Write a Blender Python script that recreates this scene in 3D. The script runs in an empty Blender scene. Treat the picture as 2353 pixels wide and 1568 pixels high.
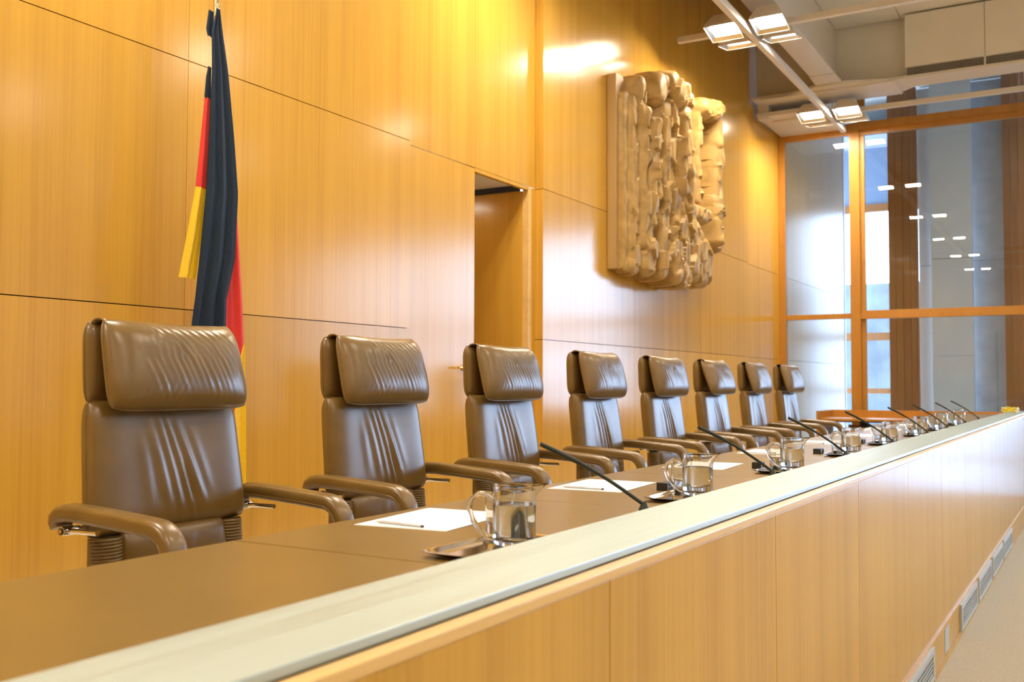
import bpy, bmesh, math, random
from mathutils import Vector, Matrix
random.seed(7)
PI = math.pi
sc = bpy.context.scene
COL = sc.collection

# ------------------------------------------------------------------ materials
def new_mat(name):
    m = bpy.data.materials.new(name); m.use_nodes = True
    nt = m.node_tree; nt.nodes.clear()
    out = nt.nodes.new('ShaderNodeOutputMaterial')
    return m, nt, out
def pbsdf(nt, out, color=(.5,.5,.5), rough=.5, metal=0, spec=.5, trans=0, ior=1.5, coat=0):
    b = nt.nodes.new('ShaderNodeBsdfPrincipled')
    b.inputs['Base Color'].default_value = (*color, 1)
    b.inputs['Roughness'].default_value = rough
    b.inputs['Metallic'].default_value = metal
    b.inputs['Specular IOR Level'].default_value = spec
    b.inputs['Transmission Weight'].default_value = trans
    b.inputs['IOR'].default_value = ior
    b.inputs['Coat Weight'].default_value = coat
    b.inputs['Coat Roughness'].default_value = .15
    nt.links.new(b.outputs[0], out.inputs[0])
    return b
def N(nt, t, **kw):
    n = nt.nodes.new(t)
    for k, v in kw.items():
        if k in n.inputs.keys(): n.inputs[k].default_value = v
        else: setattr(n, k, v)
    return n
def ramp(nt, fac, stops):
    r = nt.nodes.new('ShaderNodeValToRGB')
    while len(r.color_ramp.elements) < len(stops): r.color_ramp.elements.new(.5)
    for e, (p, c) in zip(r.color_ramp.elements, stops):
        e.position = p; e.color = (*c, 1)
    nt.links.new(fac, r.inputs[0]); return r
def coords(nt, scale):
    tc = nt.nodes.new('ShaderNodeTexCoord'); mp = nt.nodes.new('ShaderNodeMapping')
    mp.inputs['Scale'].default_value = scale
    nt.links.new(tc.outputs['Object'], mp.inputs[0]); return mp.outputs[0]
def plain(name, color, rough=.5, metal=0, spec=.5, noise=.06, nscale=30, bump=0, coat=0):
    m, nt, out = new_mat(name)
    b = pbsdf(nt, out, color, rough, metal, spec, coat=coat)
    v = coords(nt, (1,1,1))
    n = N(nt, 'ShaderNodeTexNoise', Scale=nscale, Detail=4.0)
    nt.links.new(v, n.inputs['Vector'])
    lo = tuple(c*(1-noise) for c in color); hi = tuple(min(1, c*(1+noise)) for c in color)
    r = ramp(nt, n.outputs[0], [(.3, lo), (.7, hi)])
    nt.links.new(r.outputs[0], b.inputs['Base Color'])
    if bump:
        bp = N(nt, 'ShaderNodeBump', Strength=bump, Distance=.002)
        nt.links.new(n.outputs[0], bp.inputs['Height']); nt.links.new(bp.outputs[0], b.inputs['Normal'])
    return m
def wood(name, base, rough=.22, spec=.5, grain=(70,70,.8), contrast=.16, axis_rot=None, island=.1, coat=0):
    m, nt, out = new_mat(name)
    b = pbsdf(nt, out, base, rough, 0, spec, coat=coat)
    v = coords(nt, grain)
    n1 = N(nt, 'ShaderNodeTexNoise', Scale=1.0, Detail=6.0, Roughness=.6)
    nt.links.new(v, n1.inputs['Vector'])
    v2 = coords(nt, tuple(g*.11 for g in grain))
    n2 = N(nt, 'ShaderNodeTexNoise', Scale=1.0, Detail=3.0)
    nt.links.new(v2, n2.inputs['Vector'])
    mx = N(nt, 'ShaderNodeMath', operation='ADD'); nt.links.new(n1.outputs[0], mx.inputs[0]); nt.links.new(n2.outputs[0], mx.inputs[1])
    hf = N(nt, 'ShaderNodeMath', operation='MULTIPLY'); hf.inputs[1].default_value = .5; nt.links.new(mx.outputs[0], hf.inputs[0])
    c = contrast
    lo = (base[0]*(1-c*.8), base[1]*(1-c), base[2]*(1-c*1.2)); hi = (base[0]*(1+c*.5), base[1]*(1+c*.7), base[2]*(1+c*.9))
    r = ramp(nt, hf.outputs[0], [(.36, lo), (.5, base), (.66, hi)])
    g = nt.nodes.new('ShaderNodeNewGeometry')
    k = N(nt, 'ShaderNodeMapRange'); k.inputs['To Min'].default_value = 1-island; k.inputs['To Max'].default_value = 1+island*.6
    nt.links.new(g.outputs['Random Per Island'], k.inputs[0])
    mu = N(nt, 'ShaderNodeMix', data_type='RGBA', blend_type='MULTIPLY'); mu.inputs[0].default_value = 1
    nt.links.new(r.outputs[0], mu.inputs[6])
    cb = nt.nodes.new('ShaderNodeCombineColor')
    for i in range(3): nt.links.new(k.outputs[0], cb.inputs[i])
    nt.links.new(cb.outputs[0], mu.inputs[7])
    nt.links.new(mu.outputs[2], b.inputs['Base Color'])
    return m
def emit(name, color, strength):
    m, nt, out = new_mat(name)
    e = nt.nodes.new('ShaderNodeEmission'); e.inputs[0].default_value = (*color,1); e.inputs[1].default_value = strength
    nt.links.new(e.outputs[0], out.inputs[0]); return m
def glass_real(name, color=(1,1,1), ior=1.48):
    m, nt, out = new_mat(name)
    pbsdf(nt, out, color, 0.0, 0, .5, 1.0, ior); return m
def glass_pane(name, tint=(.95,.98,.98)):
    m, nt, out = new_mat(name)
    t = nt.nodes.new('ShaderNodeBsdfTransparent'); t.inputs[0].default_value = (*tint,1)
    g = nt.nodes.new('ShaderNodeBsdfGlossy'); g.inputs['Roughness'].default_value = 0.0
    f = nt.nodes.new('ShaderNodeFresnel'); f.inputs[0].default_value = 1.5
    mx = nt.nodes.new('ShaderNodeMixShader')
    nt.links.new(f.outputs[0], mx.inputs[0]); nt.links.new(t.outputs[0], mx.inputs[1]); nt.links.new(g.outputs[0], mx.inputs[2])
    nt.links.new(mx.outputs[0], out.inputs[0]); return m

M = {}
M['wall'] = wood('oak_veneer', (.635,.348,.050), rough=.17)
M['wall_lobby'] = wood('lobby_veneer', (.50,.31,.11), rough=.30, spec=.5)
M['bench'] = wood('bench_veneer', (.60,.335,.052), rough=.22, spec=.25)
M['frame'] = wood('frame_wood', (.50,.225,.035), rough=.32, grain=(50,50,2.0), island=.12)
M['slat'] = wood('dark_slat_wood', (.32,.12,.03), rough=.4, grain=(50,50,1.0), island=.2)
M['trim'] = wood('edge_lipping', (.80,.52,.18), rough=.3, grain=(1.0,60,60))
M['joint'] = plain('joint_shadow_gap', (.05,.025,.01), .8)
M['carve'] = plain('carved_wood', (.44,.270,.080), .55, noise=.22, nscale=7, bump=.5)
M['carve_board'] = wood('carved_board', (.46,.285,.10), rough=.5, grain=(60,60,2))
M['leather'] = None
M['desk'] = plain('brown_desk_top', (.21,.130,.030), .34, noise=.06, nscale=3)
M['carpet'] = None
M['plaster'] = plain('plaster', (.78,.75,.68), .85, noise=.03, nscale=2)
M['plaster_cool'] = plain('plaster_cool', (.62,.62,.60), .85, noise=.03, nscale=2)
M['steelwhite'] = plain('white_paint', (.72,.67,.60), .45, noise=.02)
M['chrome'] = plain('chrome', (.82,.8,.76), .12, 1.0, noise=.02)
M['brass'] = plain('brass', (.80,.60,.28), .25, 1.0, noise=.02)
M['black'] = plain('black_plastic', (.02,.022,.024), .42, noise=.1)
M['mic'] = plain('microphone_black', (.018,.028,.026), .5, noise=.1)
M['silver'] = plain('silver_tray_metal', (.86,.85,.82), .12, 1.0, noise=.02)
M['alu'] = plain('grille_aluminium', (.50,.54,.54), .45, .3, noise=.03)
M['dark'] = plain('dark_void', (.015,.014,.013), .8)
M['paper'] = plain('white_paper', (.88,.88,.90), .7, noise=.01)
M['pencil'] = plain('silver_pencil', (.60,.62,.66), .4, .4, noise=.04)
M['pencilwood'] = plain('pencil_wood', (.70,.50,.28), .6)
M['pencilcap'] = plain('pencil_dark_end', (.03,.05,.07), .4)
M['flagblack'] = plain('flag_black', (.009,.020,.040), .7, spec=.3, noise=.15, nscale=60)
M['flagred'] = plain('flag_red', (.74,.028,.016), .6, noise=.05, nscale=60)
M['flaggold'] = plain('flag_gold', (.90,.55,.006), .6, noise=.05, nscale=60)
M['yellow'] = plain('yellow_cable', (.80,.62,.02), .45)
M['reflector'] = plain('lamp_reflector', (.85,.83,.78), .18, 1.0, noise=.02)
M['lamp'] = emit('lamp_light', (1.0,.88,.70), 165.0)
M['passage_fill'] = emit('passage_fill_light', (1.0,.87,.70), 14.0)
M['glass'] = glass_real('clear_glass', (.985,1,.99), 1.48)
M['water'] = glass_real('water', (1,1,1), 1.333)
M['pane'] = glass_pane('window_glass')
M['grillemesh'] = plain('perforated_metal', (.16,.15,.14), .6, noise=.6, nscale=160)
M['blue_trim'] = plain('dark_rail', (.05,.055,.075), .85, spec=.1)
M['concrete'] = plain('pale_concrete', (.40,.42,.45), .8, noise=.12, nscale=3)
M['greyblue'] = plain('grey_blue_paint', (.20,.25,.33), .7, noise=.03)
M['outside'] = plain('outside_concrete', (.14,.155,.16), .9, noise=.25, nscale=1.2)
M['stone'] = plain('polished_stone', (.34,.35,.36), .28, noise=.06, nscale=4)
M['teal'] = plain('glass_edge', (.10,.32,.33), .2)
M['rubber'] = plain('rubber', (.03,.03,.03), .7)
def leather():
    m, nt, out = new_mat('brown_leather')
    b = pbsdf(nt, out, (.20,.112,.032), .31, 0, .7)
    v = coords(nt, (1,1,1))
    n = N(nt, 'ShaderNodeTexNoise', Scale=9.0, Detail=3.0); nt.links.new(v, n.inputs['Vector'])
    r = ramp(nt, n.outputs[0], [(.3, (.160,.092,.021)), (.7, (.198,.116,.028))]); nt.links.new(r.outputs[0], b.inputs['Base Color'])
    vo = N(nt, 'ShaderNodeTexVoronoi', Scale=420.0); nt.links.new(v, vo.inputs['Vector'])
    bp = N(nt, 'ShaderNodeBump', Strength=.06, Distance=.001)
    nt.links.new(vo.outputs[0], bp.inputs['Height']); nt.links.new(bp.outputs[0], b.inputs['Normal'])
    return m
M['leather'] = leather()
def steel():
    m, nt, out = new_mat('brushed_steel')
    b = pbsdf(nt, out, (.45,.535,.515), .5, .6)
    v = coords(nt, (1.2,60,60))
    n = N(nt, 'ShaderNodeTexNoise', Scale=1.0, Detail=5.0); nt.links.new(v, n.inputs['Vector'])
    r = ramp(nt, n.outputs[0], [(.3, (.36,.36,.36)), (.7, (.50,.50,.50))]); nt.links.new(r.outputs[0], b.inputs['Roughness'])
    v2 = coords(nt, (2.2,5,5)); n2 = N(nt, 'ShaderNodeTexNoise', Scale=1.0, Detail=3.0); nt.links.new(v2, n2.inputs['Vector'])
    bp = N(nt, 'ShaderNodeBump', Strength=.05, Distance=.003)
    nt.links.new(n2.outputs[0], bp.inputs['Height']); nt.links.new(bp.outputs[0], b.inputs['Normal'])
    return m
M['steel'] = steel()
def carpet():
    m, nt, out = new_mat('beige_carpet')
    b = pbsdf(nt, out, (.55,.47,.35), .95, 0, .1)
    v = coords(nt, (1,1,1))
    n = N(nt, 'ShaderNodeTexNoise', Scale=220.0, Detail=2.0); nt.links.new(v, n.inputs['Vector'])
    r = ramp(nt, n.outputs[0], [(.3, (.42,.38,.30)), (.7, (.62,.57,.48))]); nt.links.new(r.outputs[0], b.inputs['Base Color'])
    bp = N(nt, 'ShaderNodeBump', Strength=.4, Distance=.003)
    nt.links.new(n.outputs[0], bp.inputs['Height']); nt.links.new(bp.outputs[0], b.inputs['Normal'])
    return m
M['carpet'] = carpet()

# ------------------------------------------------------------------ mesh helpers
class MB:
    def __init__(s): s.v = []; s.f = []; s.mi = []
    def add(s, vs, fs, mi=0):
        o = len(s.v); s.v += [tuple(v) for v in vs]
        s.f += [tuple(i+o for i in f) for f in fs]; s.mi += [mi]*len(fs); return s
    def box(s, x0,x1,y0,y1,z0,z1, mi=0):
        vs = [(x,y,z) for x in (x0,x1) for y in (y0,y1) for z in (z0,z1)]
        return s.add(vs, [(0,1,3,2),(4,6,7,5),(0,4,5,1),(2,3,7,6),(0,2,6,4),(1,5,7,3)], mi)
    def prism(s, poly, axis, a, b, mi=0):
        """poly of 2-D points extruded along axis from a to b"""
        n = len(poly)
        def P(p, t):
            if axis == 'x': return (t, p[0], p[1])
            if axis == 'y': return (p[0], t, p[1])
            return (p[0], p[1], t)
        vs = [P(p,a) for p in poly] + [P(p,b) for p in poly]
        fs = [tuple(range(n))[::-1], tuple(range(n,2*n))] + [(i,(i+1)%n,n+(i+1)%n,n+i) for i in range(n)]
        return s.add(vs, fs, mi)
    def tube(s, pts, r, n=10, mi=0, closed=False, cap=True):
        pts = [Vector(p) for p in pts]; m = len(pts)
        rs = r if isinstance(r, (list,tuple)) else [r]*m
        up = None; vs = []
        for i,p in enumerate(pts):
            a = pts[(i-1)%m] if (closed or i>0) else p
            b = pts[(i+1)%m] if (closed or i<m-1) else p
            t = (b-a).normalized()
            if up is None:
                up = Vector((0,0,1)) if abs(t.z) < .9 else Vector((1,0,0))
            u = (up - t*up.dot(t)).normalized(); up = u; w = t.cross(u)
            for k in range(n):
                an = 2*PI*k/n
                vs.append(p + (u*math.cos(an)+w*math.sin(an))*rs[i])
        fs = []
        for i in range(m if closed else m-1):
            j = (i+1)%m
            for k in range(n):
                fs.append((i*n+k, i*n+(k+1)%n, j*n+(k+1)%n, j*n+k))
        if cap and not closed:
            fs.append(tuple(range(n))[::-1]); fs.append(tuple((m-1)*n+k for k in range(n)))
        return s.add(vs, fs, mi)
    def lathe(s, prof, n=32, c=(0,0), mi=0, warp=None):
        vs = []; fs = []; m = len(prof)
        for (r,z) in prof:
            for k in range(n):
                a = 2*PI*k/n; x = r*math.cos(a); y = r*math.sin(a)
                if warp: x,y,zz = warp(x,y,z,a)
                else: zz = z
                vs.append((c[0]+x, c[1]+y, zz))
        for i in range(m-1):
            for k in range(n):
                fs.append((i*n+k, i*n+(k+1)%n, (i+1)*n+(k+1)%n, (i+1)*n+k))
        if prof[0][0] > 1e-6: pass
        return s.add(vs, fs, mi)
    def grid(s, fn, nu, nv, mi=0, flip=False):
        vs = [fn(i/nu, j/nv) for i in range(nu+1) for j in range(nv+1)]
        fs = []
        for i in range(nu):
            for j in range(nv):
                a = i*(nv+1)+j; q = (a, a+nv+1, a+nv+2, a+1)
                fs.append(q[::-1] if flip else q)
        return s.add(vs, fs, mi)
    def build(s, name, mats, parent=None, smooth=False, bevel=0, seg=2, weld=False, solid=0, loc=None, angle=35):
        me = bpy.data.meshes.new(name); me.from_pydata(s.v, [], s.f); me.update()
        if not isinstance(mats, (list,tuple)): mats = [mats]
        for m in mats: me.materials.append(m)
        for p,i in zip(me.polygons, s.mi): p.material_index = i
        bm = bmesh.new(); bm.from_mesh(me)
        if weld: bmesh.ops.remove_doubles(bm, verts=bm.verts, dist=1e-5)
        bmesh.ops.recalc_face_normals(bm, faces=bm.faces)
        if bevel:
            es = [e for e in bm.edges if len(e.link_faces)==2 and e.calc_face_angle(0) > math.radians(40)]
            bmesh.ops.bevel(bm, geom=es, offset=bevel, segments=seg, profile=.7, affect='EDGES', clamp_overlap=True)
        bm.to_mesh(me); bm.free()
        if smooth:
            for p in me.polygons: p.use_smooth = True
            try: me.set_sharp_from_angle(angle=math.radians(angle))
            except Exception: pass
        o = bpy.data.objects.new(name, me); COL.objects.link(o)
        if parent is not None: o.parent = parent
        if loc: o.location = loc
        if solid:
            md = o.modifiers.new('thickness', 'SOLIDIFY'); md.thickness = solid; md.offset = 0
        return o
def tag(o, label=None, cat=None, group=None, kind=None):
    if label: o['label'] = label
    if cat: o['category'] = cat
    if group: o['group'] = group
    if kind: o['kind'] = kind
    return o
def empty(name, loc=(0,0,0), rz=0, label=None, cat=None, group=None, kind=None):
    o = bpy.data.objects.new(name, None); COL.objects.link(o); o.empty_display_size = .1
    o.location = loc; o.rotation_euler = (0,0,rz)
    return tag(o, label, cat, group, kind)
def kids(o): return [c for c in bpy.data.objects if c.parent == o]
def copy_tree(o, parent=None):
    c = o.copy(); COL.objects.link(c); c.parent = parent
    for ch in kids(o): copy_tree(ch, c)
    return c
def struct(o, label=None):
    o['kind'] = 'structure'
    if label: o['label'] = label
    return o

# ------------------------------------------------------------------ layout constants
YW = 4.30            # face of the panelled wall
XG = 16.285          # glass partition
FZ = -0.52           # hall floor; the judges' podium is at z = 0
CEIL = 6.33
BSL = -.0135         # the bench runs almost parallel to the wall
def B(x, yb, z=0): return (x, yb + BSL*x, z)
BROT = math.atan(BSL)

# ------------------------------------------------------------------ the setting: shell
HX0, HX1, HY0 = -9.0, 24.0, -15.0
fl = MB().box(HX0, 24.3, HY0, 6.6, FZ-.2, FZ).build('floor', M['carpet']); struct(fl, 'pale beige woven carpet floor of the hall')
pod = MB().box(HX0, 15.9, 1.12, 6.6, FZ, 0).build('floor_podium', M['carpet']); struct(pod, 'raised podium floor behind the long bench')

GAP = .0045
def wall_section(mb, xs, zs, y, th=.03, gv=GAP*.8):
    for i in range(len(xs)-1):
        for j in range(len(zs)-1):
            mb.box(xs[i]+gv*.5, xs[i+1]-gv*.5, y, y+th, zs[j]+GAP*.6, zs[j+1]-GAP*.6)
ZS = [0, 1.541, 2.929, 7.2]
wb = empty('wall_back', (0,0,0), kind='structure', label='tall honey coloured wood veneer wall with thin panel joints')
w = MB(); wall_section(w, [-9.0,-6.68,-4.58,-2.47,-.37,1.73,3.834,5.937], ZS, YW); w.build('wall_panel', M['wall'], wb)
w = MB(); wall_section(w, [8.017,10.135,12.293,14.393], ZS, YW); w.build('wall_panel', M['wall'], wb)
w = MB(); wall_section(w, [14.393,16.27], ZS, YW+.05); w.build('wall_panel', M['wall'], wb)
w = MB(); wall_section(w, [16.274,18.4,21.36], ZS, YW+.05); w.build('wall_panel', M['wall_lobby'], wb)
# door bay, set back
w = MB(); wall_section(w, [5.937,6.957], [2.932,7.2], YW+.08); wall_section(w, [6.957,7.992], [2.932,7.2], YW+.08)
w.box(8.006,8.022, YW+.001,YW+.11, 0,1.538); w.box(8.006,8.022, YW+.001,YW+.11, 1.544,2.926); w.box(8.006,8.022, YW+.001,YW+.11, 2.932,7.2)
w.build('wall_panel', M['wall'], wb)
MB().box(-9.0,5.937, YW+.031,YW+.1, 0,7.2).box(5.95,8.016, YW+.111,YW+.16, 2.98,7.2).box(8.022,14.393, YW+.031,YW+.1, 0,7.2).box(14.393,21.36, YW+.081,YW+.15, 0,7.2).box(-9,14.39,YW+.1,YW+.3,7.2,7.25).build('shadow_gap', M['joint'], wb)
# passage behind the opening
w = MB()
w.box(7.87,7.90, YW+.14,6.6, 0,2.90).box(7.93,8.004, YW+.085,YW+.118, 0,2.93)
w.build('passage_panel', M['wall'], wb)
MB().box(7.872,7.93, YW+.08,YW+.14, 0,2.93).build('passage_edge', M['trim'], wb)
MB().box(6.957,7.87, YW+.08,YW+.12, 2.90,2.931).build('passage_lintel', M['wall'], wb)
MB().box(5.9,7.95, YW+.12,6.6, 2.95,3.05).build('passage_ceiling', M['plaster'], wb)
MB().box(7.84,7.87, YW+.16,6.6, 2.90,2.95).build('passage_rail', M['blue_trim'], wb)
MB().box(6.90,6.95, YW+.14,6.6, 0,2.95).box(6.9,7.95, 6.55,6.6, 0,2.95).build('passage_panel', M['wall'], wb)
MB().box(6.98,7.25, 5.3,5.6, 2.93,2.949).build('passage_fill_lamp', M['passage_fill'], wb)  # hidden fill lamp, added to brighten the passage plaster
d1 = empty('door_1', (5.94,YW+.08,0), kind='structure', label='flush wood door with a small brass lever handle')
MB().box(.003,1.013, 0,.05, .005,2.926).build('door_leaf', M['wall'], d1)
h = MB(); h.lathe([(0,0),(.024,0),(.024,.006),(.011,.010),(.011,.045)], 20)
h.v = [(x,-z,y) for x,y,z in h.v]
h.tube([(0,-.045,0),(-.02,-.05,0),(-.125,-.05,.0)], .0095, 12)
h.build('door_handle', M['brass'], d1, smooth=True, loc=(.835,0,1.265))

# other room sides (behind and beside the viewpoint)
struct(MB().box(HX0-.2,HX0, HY0,6.6, FZ,7.25).build('wall_left', M['wall']), 'wood panelled end wall behind the viewpoint')
struct(MB().box(HX0,24.3, HY0-.2,HY0, FZ,7.25).build('wall_front', M['plaster']), 'pale wall on the public side of the hall')
cl = empty('ceiling', kind='structure', label='suspended pale plaster ceiling panels with thin joints')
c = MB()
ys = [-15,-12.6,-10.2,-7.8,-5.4,-3.0,-.6,2.20,3.10]; xs = [-9,-5,-1.2,2.8,6.8,10.8,14.80]
for i in range(len(xs)-1):
    for j in range(len(ys)-1):
        c.box(xs[i]+.006,xs[i+1]-.006, ys[j]+.006,ys[j+1]-.006, CEIL,CEIL+.12)
c.build('ceiling_panel', M['plaster'], cl)
MB().box(-9,24.3,-15,6.6,7.25,7.4).build('ceiling_slab', M['plaster'], cl)
MB().box(14.8,16.2,-15,3.1,6.6,7.25).build('ceiling_upstand', M['plaster_cool'], cl)

# ------------------------------------------------------------------ steel roof beams
bm_ = empty('trim_1', kind='structure', label='white painted steel roof beams with haunched joint')
k = MB()
k.box(-9,14.62, 2.95,3.28, 5.43,5.46)                         # lower flange of the long beam
k.box(-9,14.86, 3.10,3.13, 5.46,7.2)                          # web
k.build('long_beam', M['steelwhite'], bm_, bevel=.004)
k = MB()
k.prism([(14.60,-15),(14.60,1.95),(14.60,2.35),(14.40,2.93),(14.40,3.30),(14.60,3.72),(14.60,4.29),(15.06,4.29),(15.06,3.95),(15.24,3.70),(15.24,2.25),(15.06,2.05),(15.06,-15)], 'z', 5.40,5.44)
k.prism([(14.36,2.93),(14.36,3.30),(13.95,3.28),(13.95,2.95)], 'z', 5.42,5.45)
k.prism([(14.58,2.25),(14.58,4.15),(15.27,4.15),(15.27,2.25)], 'z', 5.375,5.40)
k.build('cross_beam', M['steelwhite'], bm_, bevel=.004)
MB().box(14.86,14.90, -15,4.29, 5.44,7.2).build('beam_infill', M['plaster'], bm_)
k = MB()
for a,b in ((1.113,2.12),(-.9,1.107),(-3.0,-.906),(-5.2,-3.006)): k.box(14.60,14.858, a,b, 5.56,6.30)
k.build('air_duct_panel', M['plaster'], bm_, bevel=.006)
k = MB()
for a,b in ((1.128,2.10),(-.9,1.098),(-3.0,-.91),(-5.2,-3.01)): k.box(14.64,14.855, a,b, 5.445,5.56)
k.build('air_grille', M['grillemesh'], bm_)
k = MB().box(14.62,14.66, 1.100,1.126, 5.445,5.56); k.build('grille_post', M['steelwhite'], bm_)
MB().box(14.86,16.3, 3.28,4.29, 5.20,5.26).box(14.9,15.1, 4.12,4.29, 5.18,5.40).build('beam_seat', M['steelwhite'], bm_, bevel=.003)

# ------------------------------------------------------------------ glazed partition
g = empty('window_1', kind='structure', label='floor to ceiling glazed partition with wooden mullions')
def bar(name, x0,x1,y0,y1,z0,z1, mat=M['frame'], bv=.004): return MB().box(x0,x1,y0,y1,z0,z1).build(name, mat, g, bevel=bv)
bar('mullion', XG-.03,XG+.05, 4.236,4.349, FZ,7.2)
bar('mullion', XG-.05,XG+.07, 3.060,3.215, FZ,5.285)
bar('mullion', XG+.00,XG+.06, 2.99,3.06, FZ,5.285)
bar('mullion', XG+.00,XG+.06, 2.98,3.10, 5.285,7.2)
for yy in (-2.4,-7.8,-13.0): bar('mullion', XG-.05,XG+.07, yy,yy+.155, FZ,7.2)
bar('transom', XG-.03,XG+.05, 3.215,4.236, 5.10,5.28)
bar('transom', XG-.03,XG+.06, 3.215,4.236, 2.178,2.260)
bar('transom', XG-.05,XG+.07, -15,3.06, 5.17,5.285); bar('transom', XG-.01,XG+.07, -15,3.06, 5.085,5.17)
bar('transom', XG-.05,XG+.07, -15,3.06, 2.165,2.235); bar('transom', XG-.02,XG+.07, -15,3.06, 2.235,2.300)
bar('transom', XG-.05,XG+.07, -15,4.236, FZ,FZ+.05)
p = MB()
for y0,y1 in ((3.215,4.236),(-2.245,2.99),(-7.645,-2.4),(-12.845,-7.8)):
    for z0,z1 in ((FZ+.05,2.19),(2.25,5.11),(5.27,7.2)):
        p.box(XG+.014,XG+.026, y0,y1, z0,z1)
p.build('glass_pane', M['pane'], g)

# lobby beyond the partition
lb = empty('wall_right', kind='structure', label='lobby beyond the glass with pale piers and wood slats')
k = MB()
for i in range(4): k.box(21.42+.004*(i%2),21.6, 2.925+.140*i,2.925+.140*i+.134, FZ,7.2)
for i in range(3): k.box(21.42,21.6, 1.357-.135*(i+1)+.006,1.357-.135*i, FZ,7.2)
k.build('wood_slats', M['slat'], lb)
MB().box(21.66,21.8, 2.60,2.93, FZ,2.17).box(21.66,21.8, 2.60,2.93, 2.18,3.55).box(21.66,21.8, 2.60,2.93, 3.56,7.2).box(21.2,21.5, 1.905,2.64, FZ,1.70).box(21.2,21.5, 1.905,2.64, 1.71,3.62).box(21.2,21.5, 1.905,2.64, 3.63,7.2).build('pale_pier', M['plaster_cool'], lb, bevel=.004)
MB().box(21.66,21.8, 1.30,1.95, FZ,3.60).box(21.66,21.8, 1.30,1.95, 3.61,7.2).build('grey_recess', M['concrete'], lb)
MB().box(21.45,21.7, -.75,.94, FZ,1.70).box(21.45,21.7, -.75,.94, 1.71,3.62).box(21.45,21.7, -.75,.94, 3.63,7.2).build('pale_pier', M['concrete'], lb, bevel=.004)  # out of view; added and sized for the grey reflection on the bench front
MB().box(21.40,21.405, 1.50,1.515, FZ,2.2).build('glass_edge', M['teal'], lb)
struct(MB().box(16.36,24.0,-15,6.6,FZ+.001,FZ+.006).build('floor_lobby', M['stone']), 'polished pale stone floor of the lobby beyond the partition')
MB().box(22.2,24.0,-15,6.6,6.62,6.70).build('lobby_light_baffle', M['concrete'], lb)  # added baffle, keeps window light off the slab above
# outer window wall at x = 24
k = MB().box(24.0,24.3, -15,6.6, 5.30,7.25); k.build('lobby_lintel', M['greyblue'], lb)
MB().box(21.3,21.5,4.35,6.6,FZ,7.2).build('lobby_return', M['plaster_cool'], lb)
k = MB()
k.box(23.94,24.10, -15,6.6, 5.13,5.30).box(23.94,24.10, -15,6.6, 2.15,2.33).box(23.94,24.10, -15,6.6, .93,1.05).box(23.94,24.10,-15,6.6,FZ,-.46)
for yy in (5.4,3.1,1.0,-1.2,-3.4,-5.6,-7.8,-10.0,-12.2,-14.4): k.box(23.95,24.12, yy,yy+.14, FZ,5.3)
k.build('window_frame', M['slat'], lb)
ex = MB().box(31,31.4, 2.4,16, -3,4.15); ex = ex.build('outside_wall', M['outside']); struct(ex, 'pale concrete wall outside the lobby window')
exg = MB().box(24.5,60, -40,30, -1.2,-.7).build('outside_ground', M['concrete']); struct(exg, 'pale paving outside the lobby window')

# ------------------------------------------------------------------ judges' bench
JX = [1.825+1.163*i for i in range(-3,12)]      # joints of the modules
X0, X1 = JX[0], 14.95
bench = empty('judges_bench', (0,0,0), BROT, 'very long wooden judges bench with brown top and brushed steel ledge', 'bench')
js = [x for x in JX if x < X1-.3] + [X1]
for a,b in zip(js[:-1], js[1:]):
    MB().box(a+.0025,b-.0025, 1.06,1.905, .705,.74).build('desk_top', M['desk'], bench, bevel=.003)
    MB().box(a+.0018,b-.0018, .858,.882, -.286,.7475).build('front_panel', M['bench'], bench, bevel=.0012)
MB().box(X0,X1, 1.06,1.90, .69,.7045).box(X0,X1, .8825,.92, -.29,.75).box(X0,X1, .92,.95,FZ,.70).build('carcass', M['joint'], bench)
MB().box(X0+.01,X1, 1.875,1.90, .60,.70).build('modesty_board', M['bench'], bench)
for xx in JX[::2]: MB().box(xx-.02,xx+.02, 1.13,1.85, 0.001,.69).build('support_panel', M['bench'], bench)
k = MB(); k.prism([(.893,.786),(1.086,.798),(1.092,.796),(1.092,.741),(1.082,.741),(1.082,.786),(.90,.775),(.90,.770),(.893,.770)], 'x', X0, X1)
k.build('steel_ledge', M['steel'], bench, bevel=.0025)
MB().box(X0,X1, .856,.892, .748,.769).build('lipping', M['trim'], bench, bevel=.003)
k = MB(); k.box(X0,X1, .850,.884, FZ,-.480).box(X0,X1, .850,.884, -.318,-.288)
k.build('plinth', M['bench'], bench, bevel=.002)
vx = [(4.86,5.98),(7.19,8.13),(8.25,9.19),(9.31,10.25),(10.37,11.31)]
edges = [X0]+[e for v in vx for e in v]+[X1]
for a,b in zip(edges[0::2], edges[1::2]):
    for c_,d_ in (((a+.006,6.49),(6.69,b-.006)) if abs(a-5.98) < .01 else ((a+.006,b-.006),)):
        MB().box(c_,d_, .855,.88, -.476,-.322).build('plinth_infill', M['bench'], bench, bevel=.0015)
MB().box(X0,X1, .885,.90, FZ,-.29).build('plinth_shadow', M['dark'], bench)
MB().box(6.50,6.68, .853,.88, -.474,-.324).build('cover_plate', M['alu'], bench, bevel=.002)
for a,b in vx:
    k = MB()
    k.box(a,b, .838,.884, -.340,-.308).box(a,b, .838,.884, -.484,-.456)
    k.box(a,a+.05, .838,.884, -.456,-.340).box(b-.05,b, .838,.884, -.456,-.340)
    fr = k.build('ventilation_grille', M['alu'], bench, bevel=.002)
    s_ = MB()
    for q in range(5):
        z = -.450+.0228*q
        s_.box(a+.05,b-.05, .841,.846, z+.004,z+.0125)
    s_.build('grille_slats', M['alu'], fr)

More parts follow.
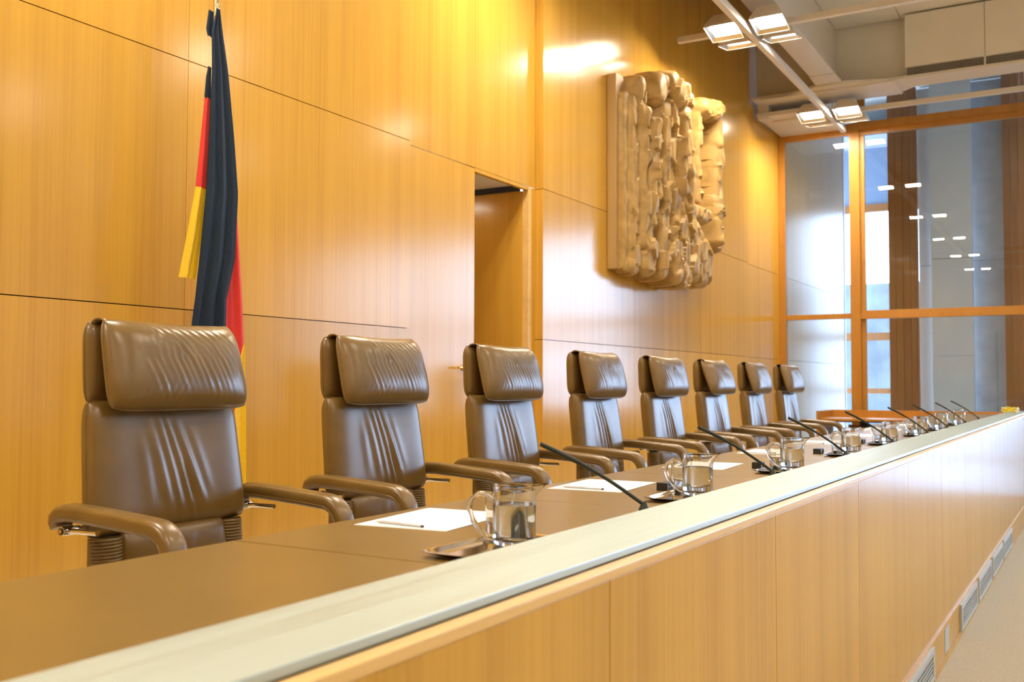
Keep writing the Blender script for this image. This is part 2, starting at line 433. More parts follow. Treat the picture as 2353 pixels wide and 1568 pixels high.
# ------------------------------------------------------------------ chair
def cl1(s): return s*(1.28-.28*s*s)
def cushion(mb, wt, wb_, h, t, back=1.0, a=10, b=10, pw=.5, corner=.035, wr=None, top_dip=0, nx=120, nz=56, edge=.004, bowl=0):
    def base(iu, iv):
        u = cl1(2*iu-1); v = cl1(2*iv-1)
        uu = u*(1-corner*abs(v)**7); vv = v*(1-corner*abs(u)**7*wt/h*.8)
        wd = wb_+(wt-wb_)*(vv*.5+.5)
        x = uu*wd/2; z = vv*h/2
        z -= top_dip*(1-u*u)*max(0,v)**2
        T = t/2*max(0,(1-abs(u)**a)*(1-abs(v)**b))**pw
        yb = bowl*(1-u*u)
        return u,v,x,z,T,yb
    def front(iu, iv):
        u,v,x,z,T,yb = base(iu,iv)
        d = wr(u,v)*min(1,(1-abs(u)**6)*(1-abs(v)**6)) if wr else 0
        return (x, -T-edge+yb-d, z)
    def rear(iu, iv):
        u,v,x,z,T,yb = base(iu,iv)
        return (x, T*back+edge+yb, z)
    mb.grid(front, nx, nz); o = len(mb.v); mb.grid(rear, nx, nz, flip=True)
    n1 = nz+1; o0 = o-(nx+1)*n1
    loop = [i*n1 for i in range(nx+1)]+[nx*n1+j for j in range(1,nz+1)]+[i*n1+nz for i in range(nx-1,-1,-1)]+[j for j in range(nz-1,0,-1)]
    L = len(loop)
    for q in range(L):
        i0,i1 = loop[q],loop[(q+1)%L]
        mb.f.append((o0+i0,o0+i1,o+i1,o+i0)); mb.mi.append(0)
    per = [Vector(mb.v[o0+i]).lerp(Vector(mb.v[o+i]),.5) for i in loop]
    return per
def ridge(u, c, w): 
    d = (u-c)/w; return math.exp(-d*d)
def wr_back(u, v):
    f = 0
    for c,sl,w,am,v0,vs in ((-.22,-.16,.060,.0065,-.05,.62),(-.09,-.17,.042,.0075,.05,.75),(.03,-.20,.036,.0085,.0,.85),(.17,-.24,.055,.0085,.02,.72),(.33,-.2,.06,.003,.0,.5),(-.40,-.08,.07,.003,-.1,.5)):
        env = math.exp(-((v-v0)/vs)**4)
        f += am*ridge(u, c+sl*v, w)*env
    f -= .006*ridge(u, .02-.20*v+.055, .020)*math.exp(-((v+.45)/.42)**4)
    f += .005*math.exp(-((u)/.55)**2)*math.exp(-((v+.05)/.5)**2)
    return f
def wr_head(u, v):
    f = 0
    rnd = random.Random(3)
    for q in range(15):
        c = -.62+.095*q+rnd.uniform(-.02,.02); sl = .28-.50*(c+.6)*.55; w = rnd.uniform(.018,.034)
        vc = rnd.uniform(-.45,.25); am = rnd.uniform(.0015,.0042)*(1-.55*abs(c))
        env = math.exp(-((v-vc)/.45)**2)
        cc = c + (-.22*v if v<.1 else -.35*v*(1 if c>-.1 else .2))
        f += am*ridge(u, cc, w)*env - am*.6*ridge(u, cc+.045, w)*env
    for q in range(8):     # radiating creases from the lower corners and the upper right
        c = -.85+.10*q; env = math.exp(-((v+.80)/.25)**2)
        f += .0018*ridge(u, c+.30*(v+.8), .03)*env
    for q in range(9):
        c = -.35+.13*q; env = math.exp(-((v-.62)/.28)**2)
        f += .0024*ridge(u, c-.55*(v-.6), .035)*env
    return f
def wr_low(u, v):
    return .005*(ridge(u,-.12+.1*v,.05)+.7*ridge(u,.12+.1*v,.06))
def build_chair():
    r = empty('armchair', (0,0,0), 0)
    tag(r, 'brown leather armchair nearest the camera, standing in front of the flag', 'chair', 'high-backed leather chairs behind the bench')
    LE = M['leather']
    # back, reclined: bottom edge further forward
    mb = MB(); per = cushion(mb, .61,.66,.425,.10, back=.9, a=9, b=9, pw=.5, corner=.03, wr=wr_back, edge=.006, bowl=.012)
    bk = mb.build('backrest', LE, r, smooth=True, angle=70); bk.location = (0,.235,.872); bk.rotation_euler = (math.radians(-7),0,0)
    pp = MB().tube([p+Vector((0,-.002,0)) for p in per], .0042, 8, closed=True); pp.build('piping', LE, bk, smooth=True, angle=80)
    # headrest: two pillows hung over the top
    mb = MB(); per = cushion(mb, .555,.59,.300,.135, back=.45, a=4.2, b=3.2, pw=.55, corner=.05, wr=wr_head, top_dip=.012, edge=.005)
    hd = mb.build('headrest', LE, r, smooth=True, angle=80); hd.location = (0,.196,1.196); hd.rotation_euler = (math.radians(-9),0,0)
    MB().tube(per, .0038, 8, closed=True).build('piping', LE, hd, smooth=True, angle=80)
    mb = MB(); per = cushion(mb, .575,.575,.275,.075, back=1, a=6, b=4.5, pw=.5, corner=.05, top_dip=.012, edge=.005, nx=30, nz=24)
    hr = mb.build('rear_pillow', LE, r, smooth=True, angle=80); hr.location = (0,.288,1.200); hr.rotation_euler = (math.radians(-2),0,0)
    MB().tube(per, .0038, 8, closed=True).build('piping', LE, hr, smooth=True, angle=80)
    # fold joining the pillows
    k = MB()
    def fold(iu, iv):
        u = 2*iu-1; an = PI*iv
        z = 1.322-.012*(1-u*u)+.018*math.sin(an); y = .232+.022-.030*math.cos(an)
        return (u*.268, y, z)
    k.grid(fold, 24, 8); k.build('headrest_fold', LE, r, smooth=True, solid=.006)
    # lumbar section and bellows
    mb = MB(); cushion(mb, .44,.45,.26,.07, back=.8, a=8, b=6, corner=.03, wr=wr_low, nx=30, nz=24)
    lo = mb.build('lumbar_cushion', LE, r, smooth=True, angle=80); lo.location = (0,.190,.545); lo.rotation_euler = (math.radians(-6),0,0)
    for sx in (-1,1):
        mb = MB()
        def bel(iu, iv, sx=sx):
            a = -PI/2+PI*iu; z = .66-.25*iv
            rr = .0045*abs(math.sin(iv*PI*24))
            x = sx*(.258+(.05+rr)*math.sin(a)); y = .215-(.045+rr)*math.cos(a)-.02*iv
            return (x,y,z)
        mb.grid(bel, 14, 192)
        mb.box(sx*.258-.05,sx*.258+.05, .20,.23, .41,.66)
        mb.build('bellows', LE, r, smooth=True, angle=60)
    # seat
    mb = MB(); cushion(mb, .56,.54,.52,.13, a=7, b=6, corner=.04, nx=30, nz=30)
    st = mb.build('seat', LE, r, smooth=True, angle=80); st.location = (0,-.06,.44); st.rotation_euler = (math.radians(-88),0,0)
    # arms
    path = [(.262,.700),(.268,.716),(.262,.731),(.246,.742),(.215,.748),(.15,.747),(.05,.741),(-.06,.733),(-.135,.727)]
    for q in range(1,9):
        an = math.radians(6+72*q/8.0); path.append((-.135-.085*math.sin(an), .642+.085*math.cos(an)))
    path += [(-.232,.58),(-.245,.50),(-.255,.44)]
    for sx in (-1,1):
        mb = MB(); n = 22; vs = []; m = len(path)
        for i,(y,z) in enumerate(path):
            a_ = path[max(0,i-1)]; b_ = path[min(m-1,i+1)]
            t = Vector((0,b_[0]-a_[0],b_[1]-a_[1])).normalized(); nn = Vector((0,t.z,-t.y))
            if nn.z < 0 and i>3 and i<8: nn = -nn
            sc_ = (.80,.90,.97,1.0)[i] if i<4 else 1
            for q in range(n):
                an = 2*PI*q/n; ca,sa = math.cos(an),math.sin(an)
                ex_ = .62
                aa = math.copysign(abs(ca)**ex_,ca)*.039*sc_; bb = math.copysign(abs(sa)**ex_,sa)*.027*sc_
                vs.append((sx*.375+aa, y+nn.y*bb, z+nn.z*bb))
        fs = [(i*n+q,i*n+(q+1)%n,(i+1)*n+(q+1)%n,(i+1)*n+q) for i in range(m-1) for q in range(n)]
        fs += [tuple(range(n)), tuple((m-1)*n+q for q in range(n))]
        mb.add(vs, fs)
        ar = mb.build('armrest', LE, r, smooth=True, angle=60)
        pk = MB()
        for s2 in (-1,1):
            pts = []
            for i in range(3,m):
                y,z = path[i]; a_ = path[max(0,i-1)]; b_ = path[min(m-1,i+1)]
                t = Vector((0,b_[0]-a_[0],b_[1]-a_[1])).normalized(); nn = Vector((0,-t.z,t.y)); 
                if i<9 and nn.z<0: nn=-nn
                if i>=9 and nn.y>0: nn=-nn
                pts.append((sx*.375+s2*.0385, y-nn.y*.011, z-nn.z*.011))
            pk.tube(pts, .0022, 6)
        pk.build('piping', LE, ar, smooth=True)
        k = MB(); k.tube([(sx*.375,.235,.692),(sx*.375,.10,.694)], .0085, 12)
        k.tube([(sx*.395,.238,.692),(sx*.338,.238,.692)], .015, 20)
        k.tube([(sx*.34,.262,.690),(0,.285,.690)], .010, 12)
        cb = k.build('arm_tube', M['chrome'], r, smooth=True); cb['label'] = 'chrome tube'
        e = MB(); x0 = sx*.395
        e.tube([(x0,.238,.692),(x0+sx*.002,.238,.692)], .0105, 20); e.build('tube_cap', M['black'], cb, smooth=True)
        e = MB(); e.tube([(x0+sx*.002,.238,.692),(x0+sx*.0035,.238,.692)], .006, 16); e.build('tube_screw', M['brass'], cb, smooth=True)
    # pedestal, five feet
    k = MB().tube([(0,0,.11),(0,0,.38)], .03, 20); k.tube([(0,0,.36),(0,.02,.40)], .11, 20)
    k.build('pedestal', M['chrome'], r, smooth=True)
    for q in range(5):
        a = 2*PI*q/5+.3; c_,s_ = math.cos(a),math.sin(a)
        k = MB().tube([(0,0,.13),(c_*.15,s_*.15,.115),(c_*.30,s_*.30,.085)], [.026,.022,.016], 10)
        lg = k.build('foot', M['chrome'], r, smooth=True)
        k = MB().tube([(c_*.30-s_*.018,s_*.30+c_*.018,.030),(c_*.30+s_*.018,s_*.30-c_*.018,.030)], .029, 16)
        k.tube([(c_*.30,s_*.30,.05),(c_*.30,s_*.30,.085)], .008, 8)
        k.build('caster', M['rubber'], lg, smooth=True)
    return r
CH = [(x,2.44,r) for x,r in zip((2.325,3.45,4.54,5.70,6.83,7.955,9.115,10.32),(1,0,0,1,-1,0,2,0))]
CL = ['brown leather armchair nearest the camera, standing in front of the flag',
 'second brown leather armchair from the camera, before the wall left of the door',
 'brown leather armchair standing in front of the flush door and its handle',
 'brown leather armchair just right of the open passage, under the sculpture\'s left edge',
 'fifth brown leather armchair from the camera, below the middle of the carved sculpture',
 'sixth brown leather armchair from the camera, headrest tilted well forward',
 'seventh brown leather armchair, second from the far end of the row',
 'brown leather armchair at the far end of the row by the glass partition']
ch0 = build_chair()
chairs = [ch0]+[copy_tree(ch0) for _ in range(7)]
for o,(x,y,rz),lb_ in zip(chairs, CH, CL):
    o.location = (x,y,0); o.rotation_euler = (0,0,math.radians(rz)); o['label'] = lb_
for o,ti in zip(chairs, (-14,-14,-15,-14,-14,-21,-18,-18)):
    for c_ in kids(o):
        if c_.name.startswith('headrest') and not c_.name.startswith('headrest_fold'):
            c_.rotation_euler = (math.radians(ti),0,0)

# ------------------------------------------------------------------ things on the bench
SEAT = [2.128,3.404,4.645,5.892,7.063,8.36,9.487,10.76]        # jug positions
MICX = [2.56,3.79,5.025,6.261,7.608,8.651,9.833,10.948]
def jug():
    r = empty('water_jug', (0,0,0))
    tag(r, 'x', 'jug', 'glass water jugs along the bench')
    R_, H_ = .053, .148
    def warp(x,y,z,a):
        s = max(0,(z-.105)/.043)
        w_ = math.exp(-((a if a<PI else a-2*PI)/.32)**2)
        return (x+.030*s*s*w_, y, z+.004*s*w_)
    k = MB()
    prof = [(0,.003),(.040,0),(.050,.003),(R_,.010),(R_,.05),(R_,.095),(R_,.110),(R_,.125),(R_,.138),(R_+.0012,H_-.002),(R_-.001,H_),(R_-.003,H_-.002),(R_-.0035,.138),(R_-.0035,.125),(R_-.0035,.110),(R_-.0035,.095),(R_-.0035,.05),(R_-.0035,.018),(.040,.013),(0,.012)]
    k.lathe(prof, 48, warp=warp)
    body = k.build('jug_body', M['glass'], r, smooth=True, weld=True)
    k = MB(); pts = [(-.051,0,.108),(-.066,0,.122),(-.088,0,.124),(-.107,0,.110),(-.113,0,.086),(-.104,0,.058),(-.086,0,.034),(-.064,0,.018),(-.050,0,.014)]
    k.tube(pts, [.0085,.0075,.007,.007,.007,.007,.007,.0075,.008], 14)
    k.build('handle', M['glass'], r, smooth=True)
    k = MB(); Rw = R_-.0031
    k.lathe([(0,.0125),(.040,.0135),(Rw,.019),(Rw,.05),(Rw,.099),(Rw-.001,.1005),(0,.100)], 48)
    k.build('water', M['water'], r, smooth=True, weld=True)
    return r
def tumbler():
    k = MB()
    prof = [(0,.002),(.030,0),(.032,.003),(.035,.06),(.0365,.112),(.0358,.113),(.035,.112),(.0335,.06),(.0305,.012),(.028,.010),(0,.010)]
    k.lathe(prof, 40); o = k.build('drinking_glass', M['glass'], None, smooth=True, weld=True)
    return tag(o, 'x', 'glass', 'drinking glasses along the bench')
def tray():
    k = MB(); nx,ny = 40,24; W_,D_ = .38,.19
    def f(iu, iv, off=0):
        u = 2*iu-1; v = 2*iv-1
        e = max(abs(u)**1, abs(v)); 
        s = (abs(u)**7+abs(v)**7)**(1/7.0)
        m_ = max(abs(u),abs(v)); kx = (m_/s if s>1e-6 else 1)
        x = u*kx*W_/2; y = v*kx*D_/2
        q = max(0,(m_-.80)/.20); z = .004+.011*min(1,q*1.6)**1.5 - .002*max(0,q-.75)
        return (x,y,z-off)
    k.grid(lambda a,b: f(a,b), nx, ny); k.grid(lambda a,b: f(a,b,.0018), nx, ny, flip=True)
    k.box(-.12,.12,-.05,.05,0,.003)
    o = k.build('serving_tray', M['silver'], None, smooth=True, angle=60)
    return tag(o, 'x', 'tray', 'silver trays along the bench')
def mic():
    r = empty('microphone'); tag(r, 'x', 'microphone', 'gooseneck microphones on the steel ledge')
    k = MB().lathe([(0,-.0548),(.016,-.0548),(.015,-.004),(.010,.006),(.0065,.016)], 20); k.build('mount', M['mic'], r, smooth=True)
    d = Vector((-.188,.232,.172)); pts = [Vector((0,0,.008))+d*t+Vector((0,0,.012*math.sin(PI*t))) for t in [i/14 for i in range(15)]]
    MB().tube(pts[:10], [.0052]*9+[.0060], 10).build('gooseneck', M['mic'], r, smooth=True)
    MB().tube(pts[9:], [.0064,.0066,.0066,.0066,.0066,.0062], 12).build('capsule', M['mic'], r, smooth=True)
    return r
def pencil():
    r = empty('pencil'); tag(r, 'x', 'pencil', 'silver pencils on the paper sheets')
    k = MB().tube([(0,0,.0036),(.150,0,.0036)], .0036, 6); k.build('shaft', M['pencil'], r)
    MB().tube([(-.018,0,.0034),(-.003,0,.0036),(0,0,.0036)], [.0005,.0030,.0036], 8).build('point', M['pencilwood'], r, smooth=True)
    MB().tube([(.1501,0,.0036),(.1575,0,.0036)], .0037, 8).build('cap', M['pencilcap'], r, smooth=True)
    k = MB()
    for q in range(28):
        k.box(.006+.0026*q,.0072+.0026*q,-.0012,.0012,.0066,.0074)
    k.build('grip_dots', M['pencilcap'], r)
    k = MB()
    for a,b in ((.090,.099),(.1005,.107),(.109,.117),(.126,.132),(.133,.137)): k.box(a,b,-.0012,.0012,.0066,.00695)
    k.build('printed_line', M['pencilcap'], r)
    return r
def ctrl():
    r = empty('control_box'); tag(r, 'x', 'control box', 'small black control boxes on the bench')
    MB().box(-.038,.038,-.022,.022,0,.030).build('case', M['black'], r, bevel=.003)
    MB().box(.005,.030,-.0235,-.0215,.007,.023).build('rocker_switch', M['dark'], r, bevel=.002)
    MB().box(-.0345,-.0325,-.0226,-.0218,.004,.026).build('chrome_edge', M['chrome'], r)
    k = MB()
    for a,b in ((-.027,-.021),(-.020,-.012),(-.011,-.006)): k.box(a,b,-.0224,-.0218,.0145,.0158)
    k.build('printed_line', M['paper'], r)
    return r
def sheet():
    k = MB()
    k.box(-.205,.205,-.148,.148,0,.0012); k.box(-.197,.209,-.150,.142,.0013,.0022)
    o = k.build('paper_sheets', M['paper'], None)
    return tag(o, 'x', 'paper', 'white paper sheets at the seats')
ORD = ['first','second','third','fourth','fifth','sixth','seventh','eighth']
WHERE = ['before the chair nearest the camera','before the second chair in the row','before the chair at the flush door','before the chair right of the passage','before the chair under the sculpture','before the sixth chair in the row','before the next to last chair','before the last chair, near the glass partition']
protos = dict(jug=jug(), glass=tumbler(), tray=tray(), mic=mic(), pencil=pencil(), ctrl=ctrl(), sheet=sheet())
used = set()
def put(kind, x, yb, z, rz, label):
    p_ = protos[kind]
    o = p_ if kind not in used else copy_tree(p_)
    used.add(kind)
    o.location = B(x,yb,z); o.rotation_euler = (0,0,BROT+rz); o['label'] = label
    return o
rnd = random.Random(11)
DT = .7401
for i in range(8):
    x = SEAT[i]; w_ = WHERE[i]
    put('tray', x-.06, 1.270, DT, math.radians(rnd.uniform(-3,3)), 'silver serving tray under the water jug '+w_)
    put('jug', x, 1.250, DT+.0045, math.radians(-70+rnd.uniform(-6,6)), 'clear glass jug half full of water '+w_)
    put('glass', x+.085, 1.345, DT+.0045, 0, 'empty drinking glass standing behind the water jug '+w_)
    put('mic', MICX[i]*1.0155, 1.111, .795, math.radians(5 if i == 0 else rnd.uniform(-1.5,1.5)), 'thin black gooseneck microphone on the ledge, '+ORD[i]+' from the camera')
    sx_ = 2.44+1.135*i
    put('sheet', sx_, 1.70, DT, math.radians(rnd.uniform(2,6)), 'white paper sheets lying on the bench '+w_)
    put('pencil', sx_-.165, 1.775, DT+.0024, math.radians(-93+rnd.uniform(-5,5)), 'silver grey pencil on the white paper '+w_)
    put('ctrl', 3.56+1.16*i-1.165+0, 1.43, DT, math.radians(rnd.uniform(-3,3)), 'small black control box on the bench '+w_)

# yellow cable at the far end of the ledge
k = MB(); pts = []
for q in range(120):
    a = 2*PI*q/30; rr = .16+.012*math.sin(q*.7)
    pts.append((.26*math.cos(a)*(1+.04*math.sin(q*.21)), rr*math.sin(a)*.55, .012+.013*(q//30)+.006*math.sin(q*.9)))
k.tube(pts, .0065, 8)
yc = k.build('cable_coil', M['yellow'], None, smooth=True, loc=B(13.5,1.0,.808)); tag(yc, 'loosely coiled yellow cable lying on the far end of the steel ledge', 'cable')

# ------------------------------------------------------------------ flag
fl_ = empty('flag', (3.715,3.98,0), 0, 'black, red and gold flag hanging in folds from a pole against the wall', 'flag')
FX = 3.715
def strip(mb, rows, mi, y0, folds, amp, ph=0, nv=70, nu=40):
    zs = [r_[0] for r_ in rows]
    def at(z):
        for a,b in zip(rows[:-1], rows[1:]):
            if a[0] >= z >= b[0]:
                t = (a[0]-z)/(a[0]-b[0]+1e-9); return a[1]+(b[1]-a[1])*t, a[2]+(b[2]-a[2])*t
        return rows[-1][1], rows[-1][2]
    def f(iu, iv):
        z = zs[0]+(zs[-1]-zs[0])*iv; xl,xr = at(z)
        sp = (3.1-z)/2.2
        y = y0-amp*(.35+.65*min(1,max(0,sp)))*(math.sin(PI*folds*iu+ph+.5*math.sin(2.2*z))+.35*math.sin(PI*folds*2.3*iu+1.3*z))
        return (xl+(xr-xl)*iu-FX, y-3.98, z)
    mb.grid(f, nu, nv, mi)
k = MB()
BK,RD,GD = 0,1,2
strip(k, [(3.115,3.70,3.722),(2.98,3.668,3.748),(2.80,3.675,3.786),(2.46,3.666,3.832),(2.15,3.652,3.866),(1.79,3.612,3.850),(1.576,3.585,3.797),(1.437,3.562,3.799),(.9,3.55,3.805),(.55,3.55,3.80)], BK, 3.945, 5, .015)
strip(k, [(3.095,3.655,3.690),(2.99,3.640,3.692),(2.955,3.650,3.690)], BK, 3.955, 2, .008, nv=20, nu=14)
strip(k, [(3.07,3.72,3.747),(2.98,3.73,3.745),(2.90,3.73,3.76)], BK, 3.962, 2, .006, nv=16, nu=10)
strip(k, [(2.80,3.668,3.69),(2.74,3.655,3.69),(2.63,3.646,3.69)], BK, 3.966, 2, .006, nv=16, nu=10)
strip(k, [(2.632,3.652,3.70),(2.15,3.600,3.68)], RD, 3.968, 2, .010, nv=40, nu=20)
strip(k, [(2.152,3.600,3.68),(1.90,3.548,3.65),(1.672,3.497,3.61)], GD, 3.968, 2, .010, nv=30, nu=20)
strip(k, [(2.26,3.82,3.868),(2.15,3.80,3.884),(1.563,3.76,3.948),(1.33,3.76,3.966),(1.20,3.76,3.92),(.98,3.76,3.915),(.55,3.76,3.92)], RD, 3.975, 3, .012)
strip(k, [(1.345,3.945,3.960),(1.20,3.90,3.963),(.98,3.885,3.972),(.55,3.88,3.98)], GD, 3.965, 2, .006, nv=40, nu=16)
k.build('cloth', [M['flagblack'],M['flagred'],M['flaggold']], fl_, smooth=True, angle=80)
k = MB().tube([(.081,.07,.03),(.081,.07,4.0)], .017, 16); k.build('pole', M['brass'], fl_, smooth=True)
MB().lathe([(0,0),(.17,0),(.17,.012),(.06,.035),(.03,.06),(.02,.1)], 32, c=(.081,.07)).build('pole_base', M['brass'], fl_, smooth=True)
k = MB()
ring = [(-.007+.013*math.cos(a), -.035, 3.128+.014*math.sin(a)) for a in [2*PI*q/20 for q in range(20)]]
k.tube(ring, .0028, 8, closed=True)
k.tube([(-.016,-.03,3.20),(-.007,-.034,3.142)], .0022, 6).tube([(.002,-.03,3.20),(-.007,-.034,3.142)], .0022, 6)
k.tube([(-.016,-.06,3.20),(.07,.05,3.90)], .0022, 6)
k.build('hanging_ring', M['chrome'], fl_, smooth=True)

# ------------------------------------------------------------------ carved wooden relief
sr = empty('hanging_relief', (9.40,YW,2.33), 0, 'large carved wooden relief of rough upright forms hanging on the wall', 'sculpture')
bd = MB(); bd.prism([(0,0),(0,2.05),(.18,2.05),(.30,1.93),(.9,1.98),(1.4,1.98),(1.5,1.75),(2.1,1.75),(2.2,2.1),(2.72,2.15),(2.76,1.2),(2.74,.45),(2.5,.12),(1.9,-.02)], 'y', -.11,-.005)
bd.build('backing_board', M['carve_board'], sr, bevel=.012)
# blobs: (x0,z0,x1,z1,radius,height)
BL = [(.16,1.80,.14,.06,.10,.07),(.28,1.78,.26,.06,.12,.13),(.44,1.70,.40,.30,.10,.20),(.36,1.98,.42,1.60,.13,.17),(.56,1.62,.52,.55,.085,.26),(.68,1.50,.64,.85,.07,.24),
 (.66,1.98,.74,2.08,.17,.26),(.92,2.14,1.04,2.00,.16,.36),(1.24,2.14,1.32,2.02,.12,.36),(.80,2.12,1.25,2.16,.11,.28),
 (.90,1.78,.88,1.05,.22,.30),(1.20,1.80,1.30,1.25,.17,.36),(1.00,1.10,1.12,.66,.18,.30),(1.38,1.45,1.30,.84,.11,.34),(1.06,1.50,1.12,.98,.10,.37),(.78,1.2,.80,.7,.09,.28),
 (.56,.78,.48,.08,.15,.22),(.80,.62,.78,.06,.14,.27),(1.08,.60,1.06,.04,.15,.31),(1.36,.55,1.42,.02,.17,.27),(.92,.30,1.4,.08,.15,.29),
 (2.28,2.20,2.66,2.26,.15,.26),(2.72,2.16,2.76,1.15,.12,.23),(2.74,1.10,2.72,.58,.14,.24),(2.20,2.12,2.18,1.05,.07,.16),(2.62,1.0,2.60,.6,.09,.28),
 (1.62,.86,2.3,.86,.11,.22),(1.75,.62,2.25,.30,.27,.22),(2.50,.50,2.44,.16,.14,.15),(1.7,.22,2.3,.14,.17,.22),(1.75,1.5,2.05,1.3,.3,.03)]
rn = random.Random(5)
NX,NZ = 220,150
XA,XB,ZA,ZB = .06,2.92,-.10,2.44
pts_f = [(rn.uniform(XA,XB), rn.uniform(ZA,ZB), rn.uniform(-1,1), rn.uniform(-1,1), rn.uniform(-.03,.03)) for _ in range(420)]
def relief(x, z):
    hmax = 0
    for (a,b,c,d,r_,h_) in BL:
        dx,dz = c-a,d-b; L2 = dx*dx+dz*dz
        t = 0 if L2 == 0 else max(0,min(1,((x-a)*dx+(z-b)*dz)/L2))
        px,pz = a+dx*t,b+dz*t; q = ((x-px)**2+(z-pz)**2)/(r_*r_)
        if q < 1:
            hh = h_*(1-q**2.2)**.42
            if hh > hmax: hmax = hh
    if hmax <= 0: return 0
    best = 1e9; pf = None
    for p_ in pts_f:
        dd = (x-p_[0])**2+((z-p_[1])*.6)**2
        if dd < best: best = dd; pf = p_
    fac = 1.3*pf[4]+(x-pf[0])*pf[2]*.24+(z-pf[1])*pf[3]*.14
    fac += .010*math.sin(46*x+3*math.sin(5*z))*math.sin(3*z+9*x)
    return max(.002, hmax+fac*min(1,hmax*4))
H = [[relief(XA+(XB-XA)*i/NX, ZA+(ZB-ZA)*j/NZ) for j in range(NZ+1)] for i in range(NX+1)]
k = MB(); idx = {}
def vid(i,j,back=False):
    key = (i,j,back)
    if key not in idx:
        idx[key] = len(k.v); k.v.append((XA+(XB-XA)*i/NX, (-.05 if back else -.105-H[i][j]), ZA+(ZB-ZA)*j/NZ))
    return idx[key]
cell = [[all(H[a][b] > 0 for a,b in ((i,j),(i+1,j),(i,j+1),(i+1,j+1))) for j in range(NZ)] for i in range(NX)]
for i in range(NX):
    for j in range(NZ):
        if not cell[i][j]: continue
        k.f.append((vid(i,j),vid(i,j+1),vid(i+1,j+1),vid(i+1,j))); k.mi.append(0)
        k.f.append((vid(i,j,1),vid(i+1,j,1),vid(i+1,j+1,1),vid(i,j+1,1))); k.mi.append(0)
        for (di,dj,e) in ((-1,0,((i,j),(i,j+1))),(1,0,((i+1,j+1),(i+1,j))),(0,-1,((i+1,j),(i,j))),(0,1,((i,j+1),(i+1,j+1)))):
            a,b = i+di,j+dj
            if a<0 or b<0 or a>=NX or b>=NZ or not cell[a][b]:
                k.f.append((vid(*e[0]),vid(*e[1]),vid(*e[1],1),vid(*e[0],1))); k.mi.append(0)
k.build('carving', M['carve'], sr, smooth=True, angle=38)

# ------------------------------------------------------------------ side desk by the partition
sd = empty('side_desk', (15.1,0,0), 0, 'long orange wooden side desk standing against the glass partition', 'desk')
k = MB().box(.93,.96, .80,2.120, .55,.745).box(.93,.96, 2.126,3.50, .55,.745); k.build('upstand', M['frame'], sd, bevel=.003)
MB().box(.10,.93, .80,3.46, .600,.635).build('desk_top', M['frame'], sd, bevel=.006)
MB().box(.0,.96, 3.46,3.50, 0.001,.745).build('end_panel', M['frame'], sd, bevel=.004)
MB().box(.80,.83, .80,3.20, .001,.52).build('back_panel', M['slat'], sd)
MB().box(.25,.80, 2.9,2.93, .001,.60).box(.25,.80, .9,.93, .001,.60).build('support_panel', M['dark'], sd)

# ------------------------------------------------------------------ lamps
TY = 3.24; LZ = 5.12
tr = empty('lamp_track', (0,TY,5.088), 0, 'long white lighting track with cross bars hanging under the ceiling', 'lighting track')
MB().box(-8.5,16.0, -.035,.035, 0,.085).build('track_bar', M['steelwhite'], tr, bevel=.004)
CX = [11.07,15.20,6.93,2.79,-1.35,-5.5]
for cx_ in CX:
    k = MB().box(cx_-.035,cx_+.035, -1.05-TY,4.13-TY, .087,.155).box(cx_-.035,cx_+.035, -5.0-TY,-1.06-TY, .087,.155)
    k.build('cross_bar', M['steelwhite'], tr, bevel=.004)
    k = MB().tube([(cx_,.0,.08),(cx_,.0,.345)], .006, 8).tube([(cx_,-2.5,.15),(cx_,-2.5,1.24)], .005, 8)
    k.build('hanger', M['chrome'], tr, smooth=True)
def lamp():
    r = empty('pendant_floodlight'); tag(r, 'x', 'lamp', 'white floodlights on the ceiling track')
    a,b,h_ = .165,.175,.19; a2,b2 = .085,.09
    k = MB()
    def ring(x,y,z): return [(-x,-y,z),(x,-y,z),(x,y,z),(-x,y,z)]
    vs = ring(a,b,0)+ring(a*.96,b*.96,.04)+ring(a2+.02,b2+.02,h_*.85)+ring(a2,b2,h_)
    fs = []
    for q in range(3):
        for e in range(4): fs.append((q*4+e,q*4+(e+1)%4,(q+1)*4+(e+1)%4,(q+1)*4+e))
    fs.append((12,13,14,15)); k.add(vs, fs); k.build('housing', M['steelwhite'], r, bevel=.008, solid=.004)
    k = MB(); vs = ring(a-.006,b-.006,.003)+ring(.124,.134,.045)
    k.add(vs, [(e,(e+1)%4,4+(e+1)%4,4+e) for e in range(4)]); k.build('reflector', M['reflector'], r, solid=.002)
    k = MB().box(-.124,.124,-.134,.134,.045,.05); k.build('light_panel', M['lamp'], r)
    k = MB().tube([(0,.03,h_-.01),(.03,.05,h_+.045),(.08,.04,h_+.06),(.13,0,h_+.03)], .005, 8); k.build('cable', M['black'], r, smooth=True)
    return r
lp = lamp(); first = True
NM = {0:'of the lamp cluster nearer the camera, above the sculpture', 1:'of the far lamp cluster by the glass partition'}
for ci,cx_ in enumerate(CX):
    for (dx,dy,tilt,nm) in ((-.225,.245,-12,'upper left'),(.265,.240,9,'lower left'),(-.225,-.250,-12,'upper right'),(.265,-.255,9,'lower right')):
        o = lp if first else copy_tree(lp); first = False
        o.location = (cx_+dx*1.05, TY+dy*1.05, LZ); o.scale = (1.05,1.05,1.0); o.rotation_euler = (0,math.radians(-tilt),0)
        o['label'] = (nm+' white floodlight '+NM[ci]) if ci in NM else 'white floodlight on the ceiling track behind the viewpoint'
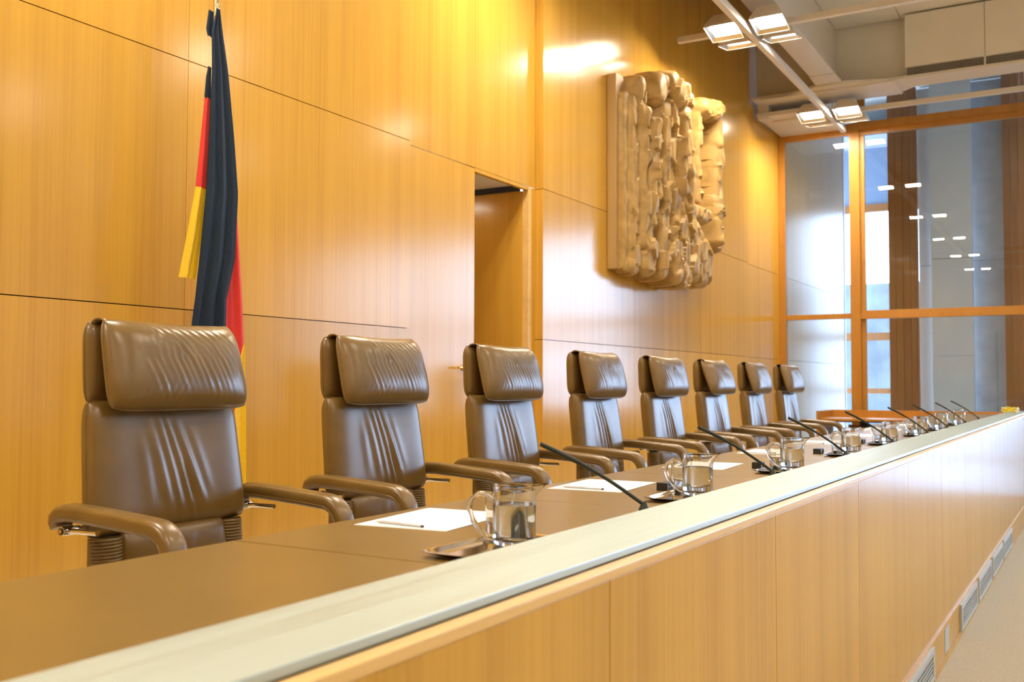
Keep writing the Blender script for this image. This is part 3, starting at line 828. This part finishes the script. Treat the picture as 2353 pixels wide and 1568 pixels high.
# further rows of lamps over the hall
for ry in (-1.4,-5.4,-9.5):
    for cx_ in (13.5,9.2,4.9,.6,-4.0):
        for (dx,dy) in ((-.2,.2),(.2,-.2)):
            o = copy_tree(lp); o.location = (cx_+dx, ry+dy, 5.4); o.rotation_euler = (0,0,0)
            o['label'] = 'white floodlight over the public side of the hall'; o['group'] = 'floodlights over the hall'
for ry in (-1.4,-5.4,-9.5):
    t2 = MB().box(-6,15.2, ry-.035,ry+.035, 5.62,5.70).build('lamp_track', M['steelwhite'], None); tag(t2, 'white lighting track over the public side of the hall', 'lighting track', 'tracks over the hall')

for (lx,ly) in ((18.2,1.2),(19.6,-4.5)):  # unseen lamps added to brighten the lobby
    o = copy_tree(lp); o.location = (lx,ly,6.40); o.rotation_euler = (0,0,0)
    o['label'] = 'unseen white floodlight added to brighten the lobby beyond the partition'; o['group'] = 'added fill floodlights in the lobby'
# ------------------------------------------------------------------ world
wd = bpy.data.worlds.new('sky'); sc.world = wd; wd.use_nodes = True
bg = wd.node_tree.nodes['Background']; bg.inputs[0].default_value = (.50,.68,1.0,1); bg.inputs[1].default_value = 14.0

# ------------------------------------------------------------------ camera
cam = bpy.data.cameras.new('camera'); co = bpy.data.objects.new('camera', cam); COL.objects.link(co)
cam.lens = 35.0; cam.sensor_width = 36.0; cam.clip_start = .05; cam.clip_end = 200
yw,pt,rl = math.radians(30.017),math.radians(2.435),math.radians(.174)
f_ = Vector((math.cos(yw)*math.cos(pt), math.sin(yw)*math.cos(pt), math.sin(pt)))
rt = Vector((math.sin(yw),-math.cos(yw),0)); up = rt.cross(f_)
r2 = rt*math.cos(rl)+up*math.sin(rl); u2 = up*math.cos(rl)-rt*math.sin(rl)
mt = Matrix(((r2.x,u2.x,-f_.x,0),(r2.y,u2.y,-f_.y,0),(r2.z,u2.z,-f_.z,1.14),(0,0,0,1)))
co.matrix_world = mt
cam.dof.use_dof = True; cam.dof.focus_distance = 4.2; cam.dof.aperture_fstop = 4.0
sc.camera = co

sc.view_settings.view_transform = 'Standard'; sc.view_settings.look = 'None'
sc.view_settings.gamma = 1; sc.view_settings.use_curve_mapping = False
sc.view_settings.exposure = 0.0
sc.cycles.use_denoising = True
sc.cycles.max_bounces = 12; sc.cycles.transmission_bounces = 10; sc.cycles.transparent_max_bounces = 16
sc.cycles.glossy_bounces = 5; sc.cycles.diffuse_bounces = 5
sc.cycles.sample_clamp_indirect = 6.0
